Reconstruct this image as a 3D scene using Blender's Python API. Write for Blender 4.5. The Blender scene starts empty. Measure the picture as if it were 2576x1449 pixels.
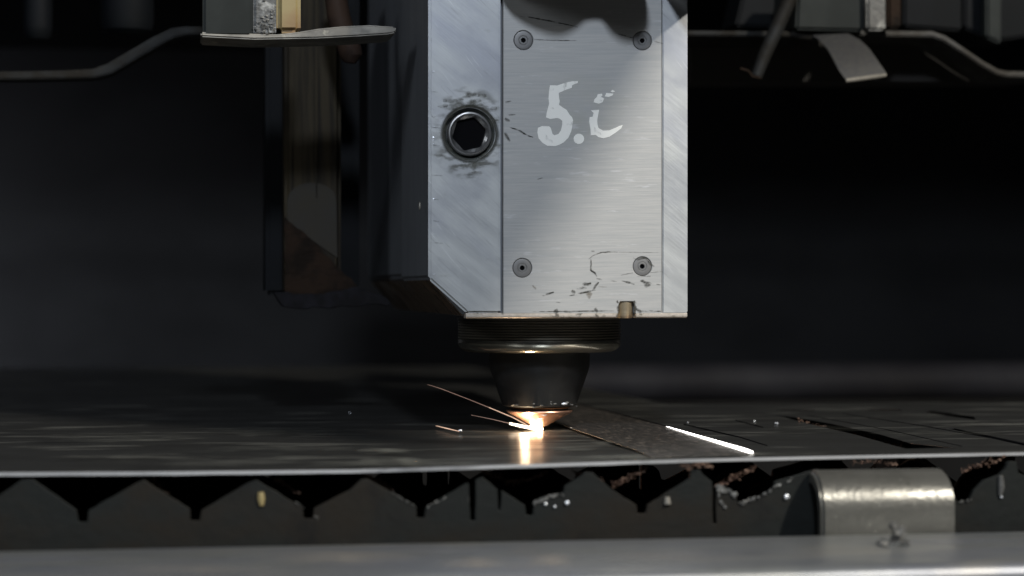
import bpy, bmesh, math, random
from mathutils import Vector, noise as mnoise
random.seed(7)
S = bpy.context.scene
COL = S.collection
# ---------------------------------------------------------------- camera
# one unit = 10 cm; world origin = the cutting point, X along the table front, Y into the machine
TH = math.radians(9.0); FPX = 5210.0; HOR = 724.5; CXP = 1288.0
F = Vector((math.sin(TH), math.cos(TH), 0)); R = Vector((math.cos(TH), -math.sin(TH), 0)); UP = Vector((0, 0, 1))
CAM = -8.1*F - 0.107*R + Vector((0, 0, 0.55))
cd = bpy.data.cameras.new('camera'); cam = bpy.data.objects.new('camera', cd); COL.objects.link(cam)
cd.sensor_width = 36; cd.lens = FPX/2576*36; cd.clip_start = .1; cd.clip_end = 200
cam.location = CAM; cam.rotation_euler = (math.pi/2, 0, -TH)
cd.dof.use_dof = True; cd.dof.focus_distance = 7.75; cd.dof.aperture_fstop = .95
S.camera = cam
# ---------------------------------------------------------------- world and lamps
w = bpy.data.worlds.new('World'); S.world = w; w.use_nodes = True
w.node_tree.nodes['Background'].inputs[0].default_value = (.55, .6, .7, 1)
w.node_tree.nodes['Background'].inputs[1].default_value = .006
S.view_settings.view_transform = 'Standard'; S.view_settings.look = 'None'
S.view_settings.exposure = 0; S.view_settings.gamma = 1
def area(name, loc, target, size, power, color):
    ld = bpy.data.lights.new(name, 'AREA'); ld.shape = 'DISK'; ld.size = size; ld.energy = power; ld.color = color
    o = bpy.data.objects.new(name, ld); COL.objects.link(o); o.location = loc
    o.rotation_euler = (Vector(target)-Vector(loc)).to_track_quat('-Z', 'Y').to_euler(); return o
L1 = Vector((-1.3, -11.0, 6.8)); L2 = Vector((7.2, -10.5, 9.4))
area('cool_hall_lamp', L1, (0, -.4, .9), 1.1, 600, (.80, .88, 1.0))
area('warm_hall_lamp', L2, (0, -.4, .9), .8, 2000, (1.0, .94, .84))
area('hall_fill_lamp', (-8.0, -8.5, 6.0), (0, 0, .8), 3.0, 190, (.90, .95, 1.0))  # added fill with no visible source, lifts dark fronts and sides
area('machine_side_lamp', (-4.4, 6.9, -.1), (-3.1, 9, -.1), .8, 26, (.84, .88, 1.0))  # added out of view to brighten the left of the back wall
# ---------------------------------------------------------------- helpers
def ray(px, py): return F + R*((px-CXP)/FPX) + UP*(-(py-HOR)/FPX)
def uy(px, py, Y):
    r = ray(px, py); return CAM + r*((Y-CAM.y)/r.y)
def uz(px, py, Z):
    r = ray(px, py); return CAM + r*((Z-CAM.z)/r.z)
def tag(o, label=None, cat=None, group=None, kind=None):
    for k, v in (('label', label), ('category', cat), ('group', group), ('kind', kind)):
        if v: o[k] = v
    return o
def thing(name, loc, label, cat, group=None):
    o = bpy.data.objects.new(name, None); o.empty_display_size = .1; COL.objects.link(o); o.location = loc
    return tag(o, label, cat, group)
def wloc(o):
    v = Vector(o.location)
    while o.parent: o = o.parent; v += o.location
    return v
def link(name, bm, mat, parent=None, smooth=False, origin=None):
    """geometry is given in world coordinates; the object's origin goes to origin or the middle of it"""
    me = bpy.data.meshes.new(name)
    bmesh.ops.remove_doubles(bm, verts=bm.verts, dist=1e-6)
    bmesh.ops.recalc_face_normals(bm, faces=bm.faces)
    if origin is None:
        vs = [v.co for v in bm.verts]
        origin = Vector(((min(v.x for v in vs)+max(v.x for v in vs))/2, (min(v.y for v in vs)+max(v.y for v in vs))/2, min(v.z for v in vs)))
    origin = Vector(origin)
    bmesh.ops.translate(bm, verts=bm.verts, vec=-origin)
    bm.to_mesh(me); bm.free()
    if smooth:
        for p in me.polygons: p.use_smooth = True
        me.set_sharp_from_angle(angle=math.radians(35))
    o = bpy.data.objects.new(name, me); COL.objects.link(o); me.materials.append(mat)
    if parent: o.parent = parent; o.location = origin - wloc(parent)
    else: o.location = origin
    return o
def bevel(bm, wd, seg=2, ang=30):
    es = [e for e in bm.edges if len(e.link_faces) == 2 and e.calc_face_angle(0) > math.radians(ang)]
    bmesh.ops.bevel(bm, geom=es, offset=wd, segments=seg, affect='EDGES', clamp_overlap=True)
    return bm
def prism(loop, d, holes=(), bv=0, seg=2):
    """solid from a closed loop of 3-D points (with holes) extruded by the vector d"""
    bm = bmesh.new()
    def ring(pts):
        vs = [bm.verts.new(p) for p in pts]
        return [bm.edges.new((vs[i], vs[(i+1) % len(vs)])) for i in range(len(vs))]
    es = ring(loop)
    for h in holes: es += ring(h)
    if holes: bmesh.ops.triangle_fill(bm, edges=es, use_beauty=True, use_dissolve=False)
    else: bmesh.ops.contextual_create(bm, geom=es)
    ex = bmesh.ops.extrude_face_region(bm, geom=bm.faces[:])
    bmesh.ops.translate(bm, verts=[g for g in ex['geom'] if isinstance(g, bmesh.types.BMVert)], vec=Vector(d))
    bmesh.ops.recalc_face_normals(bm, faces=bm.faces)
    if bv: bevel(bm, bv, seg)
    return bm
def box(x0, x1, y0, y1, z0, z1, bv=0, bm=None, seg=2):
    b = prism([(x0, y0, z0), (x1, y0, z0), (x1, y0, z1), (x0, y0, z1)], (0, y1-y0, 0), bv=bv, seg=seg)
    if bm is None: return b
    me = bpy.data.meshes.new('tmp'); b.to_mesh(me); b.free(); bm.from_mesh(me); bpy.data.meshes.remove(me); return bm
def pp(pts, Y): return [uy(x, y, Y) for x, y in pts]
def circ(c, r, n, ax='y', a0=0):
    c = Vector(c); out = []
    for i in range(n):
        a = a0+2*math.pi*i/n; s, t = r*math.cos(a), r*math.sin(a)
        out.append(c+(Vector((s, 0, t)) if ax == 'y' else Vector((s, t, 0))))
    return out
def lathe(c, prof, n=64, ax='z', a0=0):
    """prof = (radius, offset along the axis)"""
    bm = bmesh.new(); c = Vector(c); rows = []
    for r, h in prof:
        if r < 1e-6:
            rows.append([bm.verts.new(c+(Vector((0, h, 0)) if ax == 'y' else Vector((0, 0, h))))]); continue
        rows.append([bm.verts.new(v+(Vector((0, h, 0)) if ax == 'y' else Vector((0, 0, h)))) for v in circ(c, r, n, 'y' if ax == 'y' else 'z', a0)])
    for a, b in zip(rows, rows[1:]):
        for i in range(n):
            j = (i+1) % n
            q = [a[i % len(a)], a[j % len(a)], b[j % len(b)], b[i % len(b)]]
            q = list(dict.fromkeys(q))
            if len(q) > 2: bm.faces.new(q)
    return bm
def tube(pts, rad, n=12, bm=None, cap=True):
    bm = bm or bmesh.new(); pts = [Vector(p) for p in pts]; rows = []
    if not hasattr(rad, '__len__'): rad = [rad]*len(pts)
    for i, p in enumerate(pts):
        t = (pts[min(i+1, len(pts)-1)]-pts[max(i-1, 0)]).normalized()
        u = t.cross(Vector((.02, .99, .1)))
        if u.length < .05: u = t.cross(Vector((1, 0, 0)))
        u.normalize(); v = t.cross(u)
        rows.append([bm.verts.new(p+(u*math.cos(2*math.pi*k/n)+v*math.sin(2*math.pi*k/n))*rad[i]) for k in range(n)])
    for a, b in zip(rows, rows[1:]):
        for k in range(n): bm.faces.new((a[k], a[(k+1) % n], b[(k+1) % n], b[k]))
    if cap: bm.faces.new(rows[0]); bm.faces.new(rows[-1])
    return bm
def lump(bm, c, r, sq=(1, 1, 1), sub=1, rough=.35):
    res = bmesh.ops.create_icosphere(bm, subdivisions=sub, radius=1)
    for v in res['verts']:
        k = 1+rough*mnoise.noise(v.co*1.7+Vector(c)*37)*1.6
        v.co = Vector(c)+Vector((v.co.x*sq[0], v.co.y*sq[1], v.co.z*sq[2]))*r*k
    return bm
# ---------------------------------------------------------------- materials
def mat(name, base, rough=.5, metal=0.0, col2=None, nscale=(6, 6, 6), nrot=(0, 0, 0), lo=.35, hi=.65, rough2=None,
        bump=0.0, bscale=None, brot=None, detail=6, spec=.5, spots=None, coat=0, aniso=0):
    m = bpy.data.materials.new(name); m.use_nodes = True; nt = m.node_tree; N = nt.nodes; L = nt.links
    b = N['Principled BSDF']; b.inputs['Metallic'].default_value = metal; b.inputs['Roughness'].default_value = rough
    b.inputs['Specular IOR Level'].default_value = spec; b.inputs['Coat Weight'].default_value = coat
    b.inputs['Base Color'].default_value = (*base, 1)
    tc = N.new('ShaderNodeTexCoord')
    def nz(scale, rot, det=detail, loc=(0, 0, 0)):
        mp = N.new('ShaderNodeMapping'); mp.inputs['Scale'].default_value = scale; mp.inputs['Rotation'].default_value = rot
        mp.inputs['Location'].default_value = loc
        # rotate first, then stretch: two mapping nodes
        m0 = N.new('ShaderNodeMapping'); m0.inputs['Rotation'].default_value = rot; mp.inputs['Rotation'].default_value = (0, 0, 0)
        L.new(tc.outputs['Object'], m0.inputs[0]); L.new(m0.outputs[0], mp.inputs[0])
        n = N.new('ShaderNodeTexNoise'); n.inputs['Scale'].default_value = 1; n.inputs['Detail'].default_value = det
        n.inputs['Roughness'].default_value = .6
        L.new(mp.outputs[0], n.inputs['Vector']); return n
    cur = None
    if col2 is not None or rough2 is not None:
        n = nz(nscale, nrot); rp = N.new('ShaderNodeMapRange')
        rp.inputs['From Min'].default_value = lo; rp.inputs['From Max'].default_value = hi; rp.interpolation_type = 'SMOOTHSTEP'
        L.new(n.outputs[0], rp.inputs['Value'])
        if col2 is not None:
            mx = N.new('ShaderNodeMix'); mx.data_type = 'RGBA'; mx.inputs[6].default_value = (*base, 1); mx.inputs[7].default_value = (*col2, 1)
            L.new(rp.outputs[0], mx.inputs[0]); cur = mx.outputs[2]
        if rough2 is not None:
            r2 = N.new('ShaderNodeMapRange'); r2.inputs['To Min'].default_value = rough; r2.inputs['To Max'].default_value = rough2
            L.new(rp.outputs[0], r2.inputs['Value']); L.new(r2.outputs[0], b.inputs['Roughness'])
    for sp in (spots or []):   # (colour, scale, threshold lo, hi, amount)
        c, sc, l0, h0, am = sp[:5]
        n = nz(sc, sp[5] if len(sp) > 5 else (0, 0, 0), 5, (3.1, 7.7, 1.3)); rp = N.new('ShaderNodeMapRange')
        rp.inputs['From Min'].default_value = l0; rp.inputs['From Max'].default_value = h0; rp.inputs['To Max'].default_value = am
        L.new(n.outputs[0], rp.inputs['Value'])
        mx = N.new('ShaderNodeMix'); mx.data_type = 'RGBA'; mx.inputs[7].default_value = (*c, 1)
        if cur is None: mx.inputs[6].default_value = (*base, 1)
        else: L.new(cur, mx.inputs[6])
        L.new(rp.outputs[0], mx.inputs[0]); cur = mx.outputs[2]
    if cur is not None: L.new(cur, b.inputs['Base Color'])
    if bump:
        n = nz(bscale or nscale, brot or nrot, 4); bp = N.new('ShaderNodeBump'); bp.inputs['Strength'].default_value = bump
        bp.inputs['Distance'].default_value = .01
        L.new(n.outputs[0], bp.inputs['Height']); L.new(bp.outputs[0], b.inputs['Normal'])
    m['cur'] = 0
    return m
def emis(name, col, st):
    m = bpy.data.materials.new(name); m.use_nodes = True; nt = m.node_tree
    b = nt.nodes['Principled BSDF']; b.inputs['Base Color'].default_value = (0, 0, 0, 1)
    b.inputs['Emission Color'].default_value = (*col, 1); b.inputs['Emission Strength'].default_value = st
    return m
def worn(name, col, rough, sc, lo, hi, strength=1.0):
    """paint or soot that has partly come off: noise decides where the metal shows"""
    m = bpy.data.materials.new(name); m.use_nodes = True; nt = m.node_tree; N = nt.nodes; L = nt.links
    b = N['Principled BSDF']; b.inputs['Base Color'].default_value = (*col, 1); b.inputs['Roughness'].default_value = rough
    tc = N.new('ShaderNodeTexCoord'); mp = N.new('ShaderNodeMapping'); mp.inputs['Scale'].default_value = sc
    n = N.new('ShaderNodeTexNoise'); n.inputs['Scale'].default_value = 1; n.inputs['Detail'].default_value = 5
    rp = N.new('ShaderNodeMapRange'); rp.inputs['From Min'].default_value = lo; rp.inputs['From Max'].default_value = hi
    rp.inputs['To Max'].default_value = strength
    at = N.new('ShaderNodeAttribute'); at.attribute_name = 'cover'
    mu = N.new('ShaderNodeMath'); mu.operation = 'MULTIPLY'
    L.new(tc.outputs['Object'], mp.inputs[0]); L.new(mp.outputs[0], n.inputs['Vector']); L.new(n.outputs[0], rp.inputs['Value'])
    L.new(rp.outputs[0], mu.inputs[0]); L.new(at.outputs['Fac'], mu.inputs[1]); L.new(mu.outputs[0], b.inputs['Alpha'])
    return m
RY = lambda d: (0, math.radians(d), 0)
M = {}
M['cover'] = mat('brushed_aluminium', (.42, .43, .43), .52, .32, (.49, .49, .48), (5, 3, 150), RY(1.5), .3, .7, .58, .07, (6, 4, 300), RY(1.5),
                 spots=[((.38, .38, .30), (2.2, 2, 3.5), .58, .75, .35), ((.72, .73, .76), (9, 9, 60), .62, .72, .4)])
M['cheek'] = mat('polished_aluminium', (.54, .56, .57), .40, .5, (.60, .62, .62), (3.2, 3, 14), RY(-40), .34, .66, .48, .06, (8, 8, 120), RY(-40),
                 spots=[((.42, .44, .50), (1.8, 2, 4), .46, .66, .75, RY(-40)), ((.40, .42, .46), (4.5, 4, 5.5), .48, .64, .5), ((.85, .87, .88), (6, 5, 110), .64, .72, .45, RY(-52)), ((.28, .29, .30), (7, 5, 120), .62, .70, .35, RY(-44)), ((.36, .38, .36), (12, 12, 22), .62, .72, .35)])
M['lip'] = mat('worn_edge', (.74, .67, .60), .35, .3, (.55, .50, .43), (30, 8, 60), (0, 0, 0), .4, .7, .5, .15, (60, 20, 60),
               spots=[((.10, .10, .08), (22, 9, 30), .60, .68, .8)])  # pale pink base puts a warm reflection into the lip's colour
M['side'] = mat('dark_anodised', (.17, .183, .205), .5, .0, (.145, .156, .175), (3, 3, 1), rough2=.6, bump=.05, bscale=(9, 40, 5))
M['chamf'] = mat('dark_polished_steel', (.55, .40, .29), .22, 1, (.25, .19, .14), (5, 5, 5), rough2=.5)  # coppery base stands for the cut glow reflected in dark steel
M['groove'] = mat('groove_grime', (.05, .055, .05), .7)
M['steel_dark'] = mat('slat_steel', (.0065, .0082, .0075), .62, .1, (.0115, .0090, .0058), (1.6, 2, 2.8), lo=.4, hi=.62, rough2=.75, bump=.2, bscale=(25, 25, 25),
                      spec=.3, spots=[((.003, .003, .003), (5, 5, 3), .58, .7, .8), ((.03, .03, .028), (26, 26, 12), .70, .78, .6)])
M['sheet'] = mat('sheet_steel', (.125, .126, .122), .30, .74, (.085, .085, .082), (1.1, 4.5, 3), (0, 0, .1), .38, .62, .38, .03, (14, 60, 14),
                 spots=[((.42, .42, .38), (2.0, 7.0, 3), .54, .68, .75), ((.40, .40, .37), (6.0, 14.0, 3), .58, .72, .2), ((.04, .04, .038), (2, 5, 3), .58, .72, .6)])
M['strip'] = mat('blasted_sheet_steel', (.125, .115, .108), .40, .68, (.085, .08, .073), (5, 12, 4), rough2=.55, bump=1.0, bscale=(60, 22, 60),
                 spots=[((.40, .34, .29), (55, 18, 60), .54, .66, .6), ((.03, .03, .03), (42, 15, 60), .54, .66, .6)])  # speckled finish; its brown tint stands for light from the cut
M['cut'] = mat('bright_cut_edge', (.50, .51, .52), .45, .5, (.28, .285, .29), (1.3, 3, 3), lo=.45, hi=.7, rough2=.5, bump=.2, bscale=(90, 90, 8))
M['rail'] = mat('galvanised_rail', (.33, .34, .335), .30, .6, (.24, .25, .275), (1.5, 5, 4), lo=.35, hi=.65, rough2=.42, bump=.06, bscale=(6, 12, 6),
                spots=[((.50, .46, .38), (1.4, 5, 2), .56, .70, .5), ((.16, .18, .22), (2.3, 7, 2), .54, .70, .6), ((.12, .12, .12), (9, 22, 4), .60, .70, .45)])
M['clip'] = mat('worn_clip_steel', (.17, .167, .15), .30, .55, (.12, .118, .105), (4, 4, 10), lo=.4, hi=.62, rough2=.40, bump=.22, bscale=(40, 14, 40),
                spots=[((.08, .08, .07), (28, 28, 28), .66, .72, .7), ((.62, .60, .55), (34, 34, 34), .68, .74, .7)])
M['black'] = mat('black_oxide', (.009, .009, .009), .46, .1, (.015, .015, .015), (9, 9, 22), rough2=.55, bump=.08, bscale=(40, 40, 40))
M['thread'] = mat('black_oxide_thread', (.19, .175, .14), .34, .6, (.12, .11, .09), (5, 5, 12), rough2=.5)
M['band'] = mat('polished_band', (.75, .71, .60), .17, 1.0, (.55, .52, .43), (6, 6, 30), rough2=.27, lo=.4, hi=.7)
M['copper'] = mat('copper', (.80, .48, .34), .36, .85, (.62, .34, .23), (14, 14, 30), rough2=.36)
M['brass'] = mat('pale_brass', (.62, .52, .36), .22, 1.0)
M['gold'] = mat('heat_tinted_pin', (.66, .55, .38), .35, .8, (.35, .24, .15), (6, 6, 14), lo=.4, hi=.65)  # gold tint stands for a copper reflection inside the notch
M['screw'] = mat('screw_steel', (.24, .24, .24), .5, .6, (.22, .22, .22), (30, 30, 30), rough2=.5)
M['boltm'] = mat('bolt_black_steel', (.42, .42, .42), .34, .8, (.26, .26, .26), (20, 20, 20), rough2=.4)
M['void'] = mat('deep_black', (.004, .004, .005), .8, spec=.05)
M['bg'] = mat('far_black_panel', (.032, .032, .033), .6, 0, (.022, .022, .0225), (.5, .5, .8), rough2=.65)
M['bg2'] = mat('far_dark_rail', (.022, .022, .027), .6, .0, (.04, .04, .044), (.6, .6, .6), rough2=.6)
M['bgp'] = mat('pale_column_paint', (.20, .22, .25), .6)
M['strap'] = mat('strap_steel', (.060, .060, .058), .46, .4, (.038, .034, .028), (7, 7, 7), rough2=.6, bump=.2, bscale=(18, 18, 18),
                 spots=[((.30, .29, .25), (30, 30, 30), .66, .74, .7)])
M['strapdark'] = mat('dim_strap_steel', (.026, .027, .027), .55, .3, (.018, .016, .013), (7, 7, 7), rough2=.65, bump=.2, bscale=(18, 18, 18), spots=[((.10, .10, .09), (30, 30, 30), .68, .76, .6)])
M['tab'] = mat('worn_tab_steel', (.32, .30, .26), .5, .5, (.18, .17, .15), (8, 8, 14), rough2=.55, spots=[((.6, .56, .45), (14, 14, 14), .6, .7, .6)])
M['greybox'] = mat('grey_painted_box', (.030, .034, .032), .55, 0, (.022, .025, .024), (3, 3, 3), rough2=.65)
M['frosty'] = mat('spatter_crusted_steel', (.10, .10, .095), .5, .3, (.34, .34, .32), (14, 14, 14), lo=.5, hi=.7, bump=.5, bscale=(30, 30, 30))
M['yellow'] = mat('aged_yellow_plastic', (.30, .24, .11), .55, 0, (.24, .14, .06), (2, 2, 3.2), lo=.45, hi=.7)
M['post'] = mat('old_brass_post', (.042, .034, .021), .6, .1, (.020, .017, .013), (26, 26, 1.4), lo=.4, hi=.62, rough2=.65, bump=.15, bscale=(40, 40, 3))
M['rust'] = mat('rusty_crust', (.024, .015, .010), .8, .0, (.011, .008, .006), (9, 9, 9), lo=.4, hi=.62, bump=.6, bscale=(26, 26, 60))  # rust colour; the wedge on the post uses it for shadow
M['rubber'] = mat('dusty_rubber', (.014, .014, .018), .8, 0, (.008, .008, .009), (14, 14, 14), bump=.5, bscale=(30, 30, 30))
M['hose'] = mat('brown_hose', (.055, .034, .024), .6, 0, (.03, .02, .016), (6, 6, 6), bump=.3, bscale=(14, 14, 14))
M['slag'] = mat('slag_crust', (.09, .05, .035), .6, .3, (.22, .14, .10), (20, 20, 20), bump=.6, bscale=(50, 50, 50))
M['blade'] = mat('dusty_guard_steel', (.085, .085, .082), .5, .3, (.065, .065, .068), (40, 40, 40), rough2=.6, bump=.15, bscale=(90, 90, 90))
M['bluebox'] = mat('dark_blue_grey_paint', (.006, .007, .009), .6, 0, (.004, .005, .006), (3, 3, 3), rough2=.6)
M['frost'] = mat('bright_spatter', (.75, .78, .82), .3, .5)
M['paint'] = worn('white_marker', (1.0, 1.0, .95), .5, (26, 26, 20), .18, .40)
M['soot'] = worn('soot', (.035, .035, .028), .8, (30, 30, 44), .40, .56, .95)
M['sootbrown'] = worn('brown_burn', (.14, .10, .05), .8, (24, 24, 30), .36, .60, .7)
M['scratch'] = worn('fine_scratch', (.07, .07, .06), .8, (40, 40, 40), .30, .55, .75)
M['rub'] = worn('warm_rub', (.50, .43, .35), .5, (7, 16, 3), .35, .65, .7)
M['scuff'] = worn('dry_scuff', (.22, .22, .19), .75, (7, 26, 3), .40, .66, .75)
M['smear'] = worn('grime_smear', (.16, .16, .13), .8, (30, 30, 60), .42, .62, .6)
M['spark'] = emis('white_hot', (1.0, .86, .70), 60)
M['core'] = emis('cut_glow', (1.0, .78, .50), 45)
M['trail'] = emis('spark_thread', (1.0, .66, .48), .9)
M['trail2'] = emis('spark_thread_faint', (1.0, .62, .5), .28)
M['core2'] = emis('thick_spark_glow', (1.0, .84, .62), 5)
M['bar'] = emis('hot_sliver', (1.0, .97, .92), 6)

for k_ in ('bluebox', 'strapdark', 'rubber', 'rust', 'post', 'greybox', 'hose', 'bg', 'bg2'):
    M[k_].node_tree.nodes['Principled BSDF'].inputs['Specular IOR Level'].default_value = .12
# =============================================================== SETTING
YE = 0.0
HEADY = -.45
# back wall of the machine: softly folded dark panels
bm = bmesh.new()
prof = []
for i in range(61):
    if i < 24: z = -2.2+i*.125; y = 9.0+.05*math.sin(z*2.6)
    else:
        a = math.radians(min(90, (i-24)*4)); z = .8+1.5*math.sin(a)+.0; y = 9.0-1.5*(1-math.cos(a)); z += max(0, i-47)*.12
    prof.append((y, z))
rows = [[bm.verts.new((x, y, z)) for y, z in prof] for x in (-9, 12)]
for i in range(60): bm.faces.new((rows[0][i], rows[1][i], rows[1][i+1], rows[0][i+1]))
tag(link('back_wall', bm, M['bg'], smooth=True), kind='structure')
bm = bmesh.new(); box(-9, 12, -9, 12, -2.4, -2.2, bm=bm)
tag(link('floor', bm, M['void']), kind='structure')

bm = box(-5, 7, 2.0, 3.0, 3.15, 4.6, bv=.05)  # unseen beam, placed to shade the upper back wall
tag(link('gantry_beam', bm, mat('beam_paint', (.12, .12, .13), .5)), 'heavy gantry beam crossing above and behind the cutting head, out of the picture', 'beam')
# =============================================================== SHEET on the table
edge_px = [(-260, 1190.5), (0, 1189), (420, 1187), (880, 1182), (1288, 1169.5), (1761, 1154.5), (2150, 1146), (2576, 1138), (2900, 1132)]
edge = [uy(x, y, -1.535) if x < 1500 else uz(x, y, 0) for x, y in edge_px]   # the sheet sags a little on the left
def ey(x):
    for a, b in zip(edge, edge[1:]):
        if a.x <= x <= b.x: return a.y+(b.y-a.y)*(x-a.x)/(b.x-a.x)
    return edge[0].y if x < edge[0].x else edge[-1].y
def ez(x):
    for a, b in zip(edge, edge[1:]):
        if a.x <= x <= b.x: return a.z+(b.z-a.z)*(x-a.x)/(b.x-a.x)
    return edge[0].z if x < edge[0].x else edge[-1].z
T = .0105
sheet = thing('steel_sheet', (0, 0, 0), 'large dark steel sheet being cut, lying on the toothed slats', 'steel sheet')
# slots cut through the sheet, as (x0, x1, y0, y1) in the table frame
def slot(pa, pb, w0):     # right edge of a slot given by two picture points on the sheet
    a, b = uz(*pa, 0), uz(*pb, 0); return a, b, w0
holes = []
def quad_slot(p):         # four picture points on the sheet's top
    return [uz(x, y, 0) for x, y in p]
holes.append(quad_slot([(1950, 1044), (2047, 1069), (2155, 1094), (2246, 1120), (2279, 1128.5), (2407, 1126.5), (2291, 1115), (2213, 1092), (2089, 1065), (1997, 1049)]))
holes.append(quad_slot([(1940, 1032), (2050, 1036), (2048, 1031), (1970, 1027.5)]))
holes.append(quad_slot([(2175, 1033), (2270, 1036), (2262, 1029), (2190, 1027)]))
holes.append(quad_slot([(2325, 1038), (2380, 1046), (2455, 1056), (2450, 1048), (2390, 1039), (2340, 1033)]))
holes.append(quad_slot([(2380, 1077), (2580, 1122), (2585, 1116), (2400, 1077)]))
outer = [Vector((-3.0, ey(-3), ez(-3)))]+[Vector((x, ey(x), ez(x))) for x in [k*.1-2.9 for k in range(60)]]+[Vector((3.2, ey(3.2), 0)), Vector((3.2, 1.5, 0)), Vector((.9, 1.6, 0)), Vector((.6, 6.5, 0)), Vector((-3.5, 6.5, 0))]
bm = prism(outer, (0, 0, -.002), holes)
link('sheet_panel', bm, M['sheet'], sheet)
# bright sheared front edge, a hair proud of the panel
bm = bmesh.new()
xs = [i*.05-2.6 for i in range(0, 112)]
pv = []
for x in xs:
    y = ey(x); n = .0012*mnoise.noise(Vector((x*9, 0, 0)))
    pv.append([bm.verts.new(v) for v in ((x, y-.0005, .0008+ez(x)), (x, y-.004, -.001+n+ez(x)), (x, y-.0045, -T+.001+n+ez(x)), (x, y-.001, -T-.0008+ez(x)))])
for a, b in zip(pv, pv[1:]):
    for k in range(3): bm.faces.new((a[k], b[k], b[k+1], a[k+1]))
link('cut_edge', bm, M['cut'], sheet, smooth=True)
# cut strip lying beside the kerf
st = [(1393, 1062), (1453, 1016.5), (1680, 1073), (1905, 1140), (1640, 1151), (1596, 1131)]
loop = [uz(x, y, .002) for x, y in st]; loop[0] = uz(1330, 1041, .002); loop[1] = uz(1405, 1004, .002)
bm = prism(loop, (0, 0, -.0015))
s = link('cut_strip', bm, M['strip'])
tag(s, 'narrow speckled steel strip between two cut lines, right of the nozzle tip', 'steel strip')
# kerf lines
def ground_line(pts, wd, name, m, parent, z=.0045):
    ws = [uz(x, y, z) for x, y in pts]; bm = bmesh.new(); rows = []
    for i, p in enumerate(ws):
        t = (ws[min(i+1, len(ws)-1)]-ws[max(i-1, 0)]).normalized(); n = Vector((t.y, -t.x, 0)); k = wd*(1 if 0 < i < len(ws)-1 else .4)
        rows.append([bm.verts.new(p+n*k), bm.verts.new(p-n*k), bm.verts.new(p-n*k-Vector((0, 0, .004))), bm.verts.new(p+n*k-Vector((0, 0, .004)))])
    for a, b in zip(rows, rows[1:]):
        for k in range(4): bm.faces.new((a[k], a[(k+1) % 4], b[(k+1) % 4], b[k]))
    bm.faces.new(rows[0]); bm.faces.new(rows[-1])
    return link(name, bm, m, parent)
ground_line([(1440, 1012), (1560, 1041), (1680, 1072), (1790, 1104)], .004, 'kerf_line', M['void'], s, .0042)
ground_line([(2030, 1044), (2230, 1080), (2420, 1122)], .004, 'kerf_line', M['void'], sheet, .0015)
ground_line([(2120, 1040), (2330, 1072), (2576, 1116)], .006, 'kerf_line', M['void'], sheet, .0015)
ground_line([(1720, 1066), (1860, 1098), (1930, 1120)], .002, 'kerf_line', M['void'], sheet, .0015)
ground_line([(1850, 1056), (1920, 1074)], .002, 'kerf_line', M['void'], sheet, .0015)
def scuff(x0, x1, y, h, cov):
    bm = bmesh.new(); lay = bm.verts.layers.float.new('cover'); rows = []; n = 24
    for i in range(n+1):
        t = i/n; k = math.sin(math.pi*t)**.6; x = x0+(x1-x0)*t; row = []
        for j, c in enumerate((0, .9, 1.1, .9, 0)):
            yy = y+h*(j/4-.5)*(.3+.7*k)+h*.5*mnoise.noise(Vector((x*.02, j, y)))
            v = bm.verts.new(uz(x, yy, .0012)); v[lay] = c*cov*k; row.append(v)
        rows.append(row)
    for a, b in zip(rows, rows[1:]):
        for j in range(4): bm.faces.new((a[j], b[j], b[j+1], a[j+1]))
    link('scuff_mark', bm, M['scuff'], sheet)
for a in [(895, 1030, 1133, 14, 1.2), (900, 1110, 1158, 14, 1.1), (780, 1250, 1166, 12, .9), (150, 420, 1148, 12, .35), (520, 900, 1128, 16, .3), (120, 500, 1100, 30, .25), (500, 860, 1085, 26, .25), (1360, 1500, 1130, 10, .6), (1440, 1700, 1152, 14, .8), (1480, 1640, 1112, 14, .7), (1560, 1880, 1126, 18, .6), (1700, 2100, 1142, 8, .35), (1900, 2300, 1078, 16, .15), (2180, 2520, 1090, 14, .25)]: scuff(*a)
# spatter beads on the sheet
for (x, y, r) in [(1953, 1066, .0065), (1898, 1059, .004), (1158, 1084, .006), (1437, 1076, .003), (880, 1038, .003), (1730, 1062, .003)]:
    b = bmesh.new(); c = uz(x, y+2, 0); lump(b, c+Vector((0, 0, r*.7)), r, (1.2, 1, .8), 2)
    tag(link('spatter_bead', b, M['frost'], smooth=True), {1953: 'brightest metal bead on the sheet, right of the white-hot sliver', 1898: 'small dim metal bead left of the brightest bead on the sheet',
        1158: 'metal bead at the end of the short spark left of the nozzle', 1437: 'tiny bead on the sheet just right of the nozzle tip', 880: 'tiny lone bead far left of the nozzle on the sheet',
        1730: 'tiny bead on the sheet above the white-hot sliver'}[x], 'metal bead', 'spatter beads on the sheet')

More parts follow.
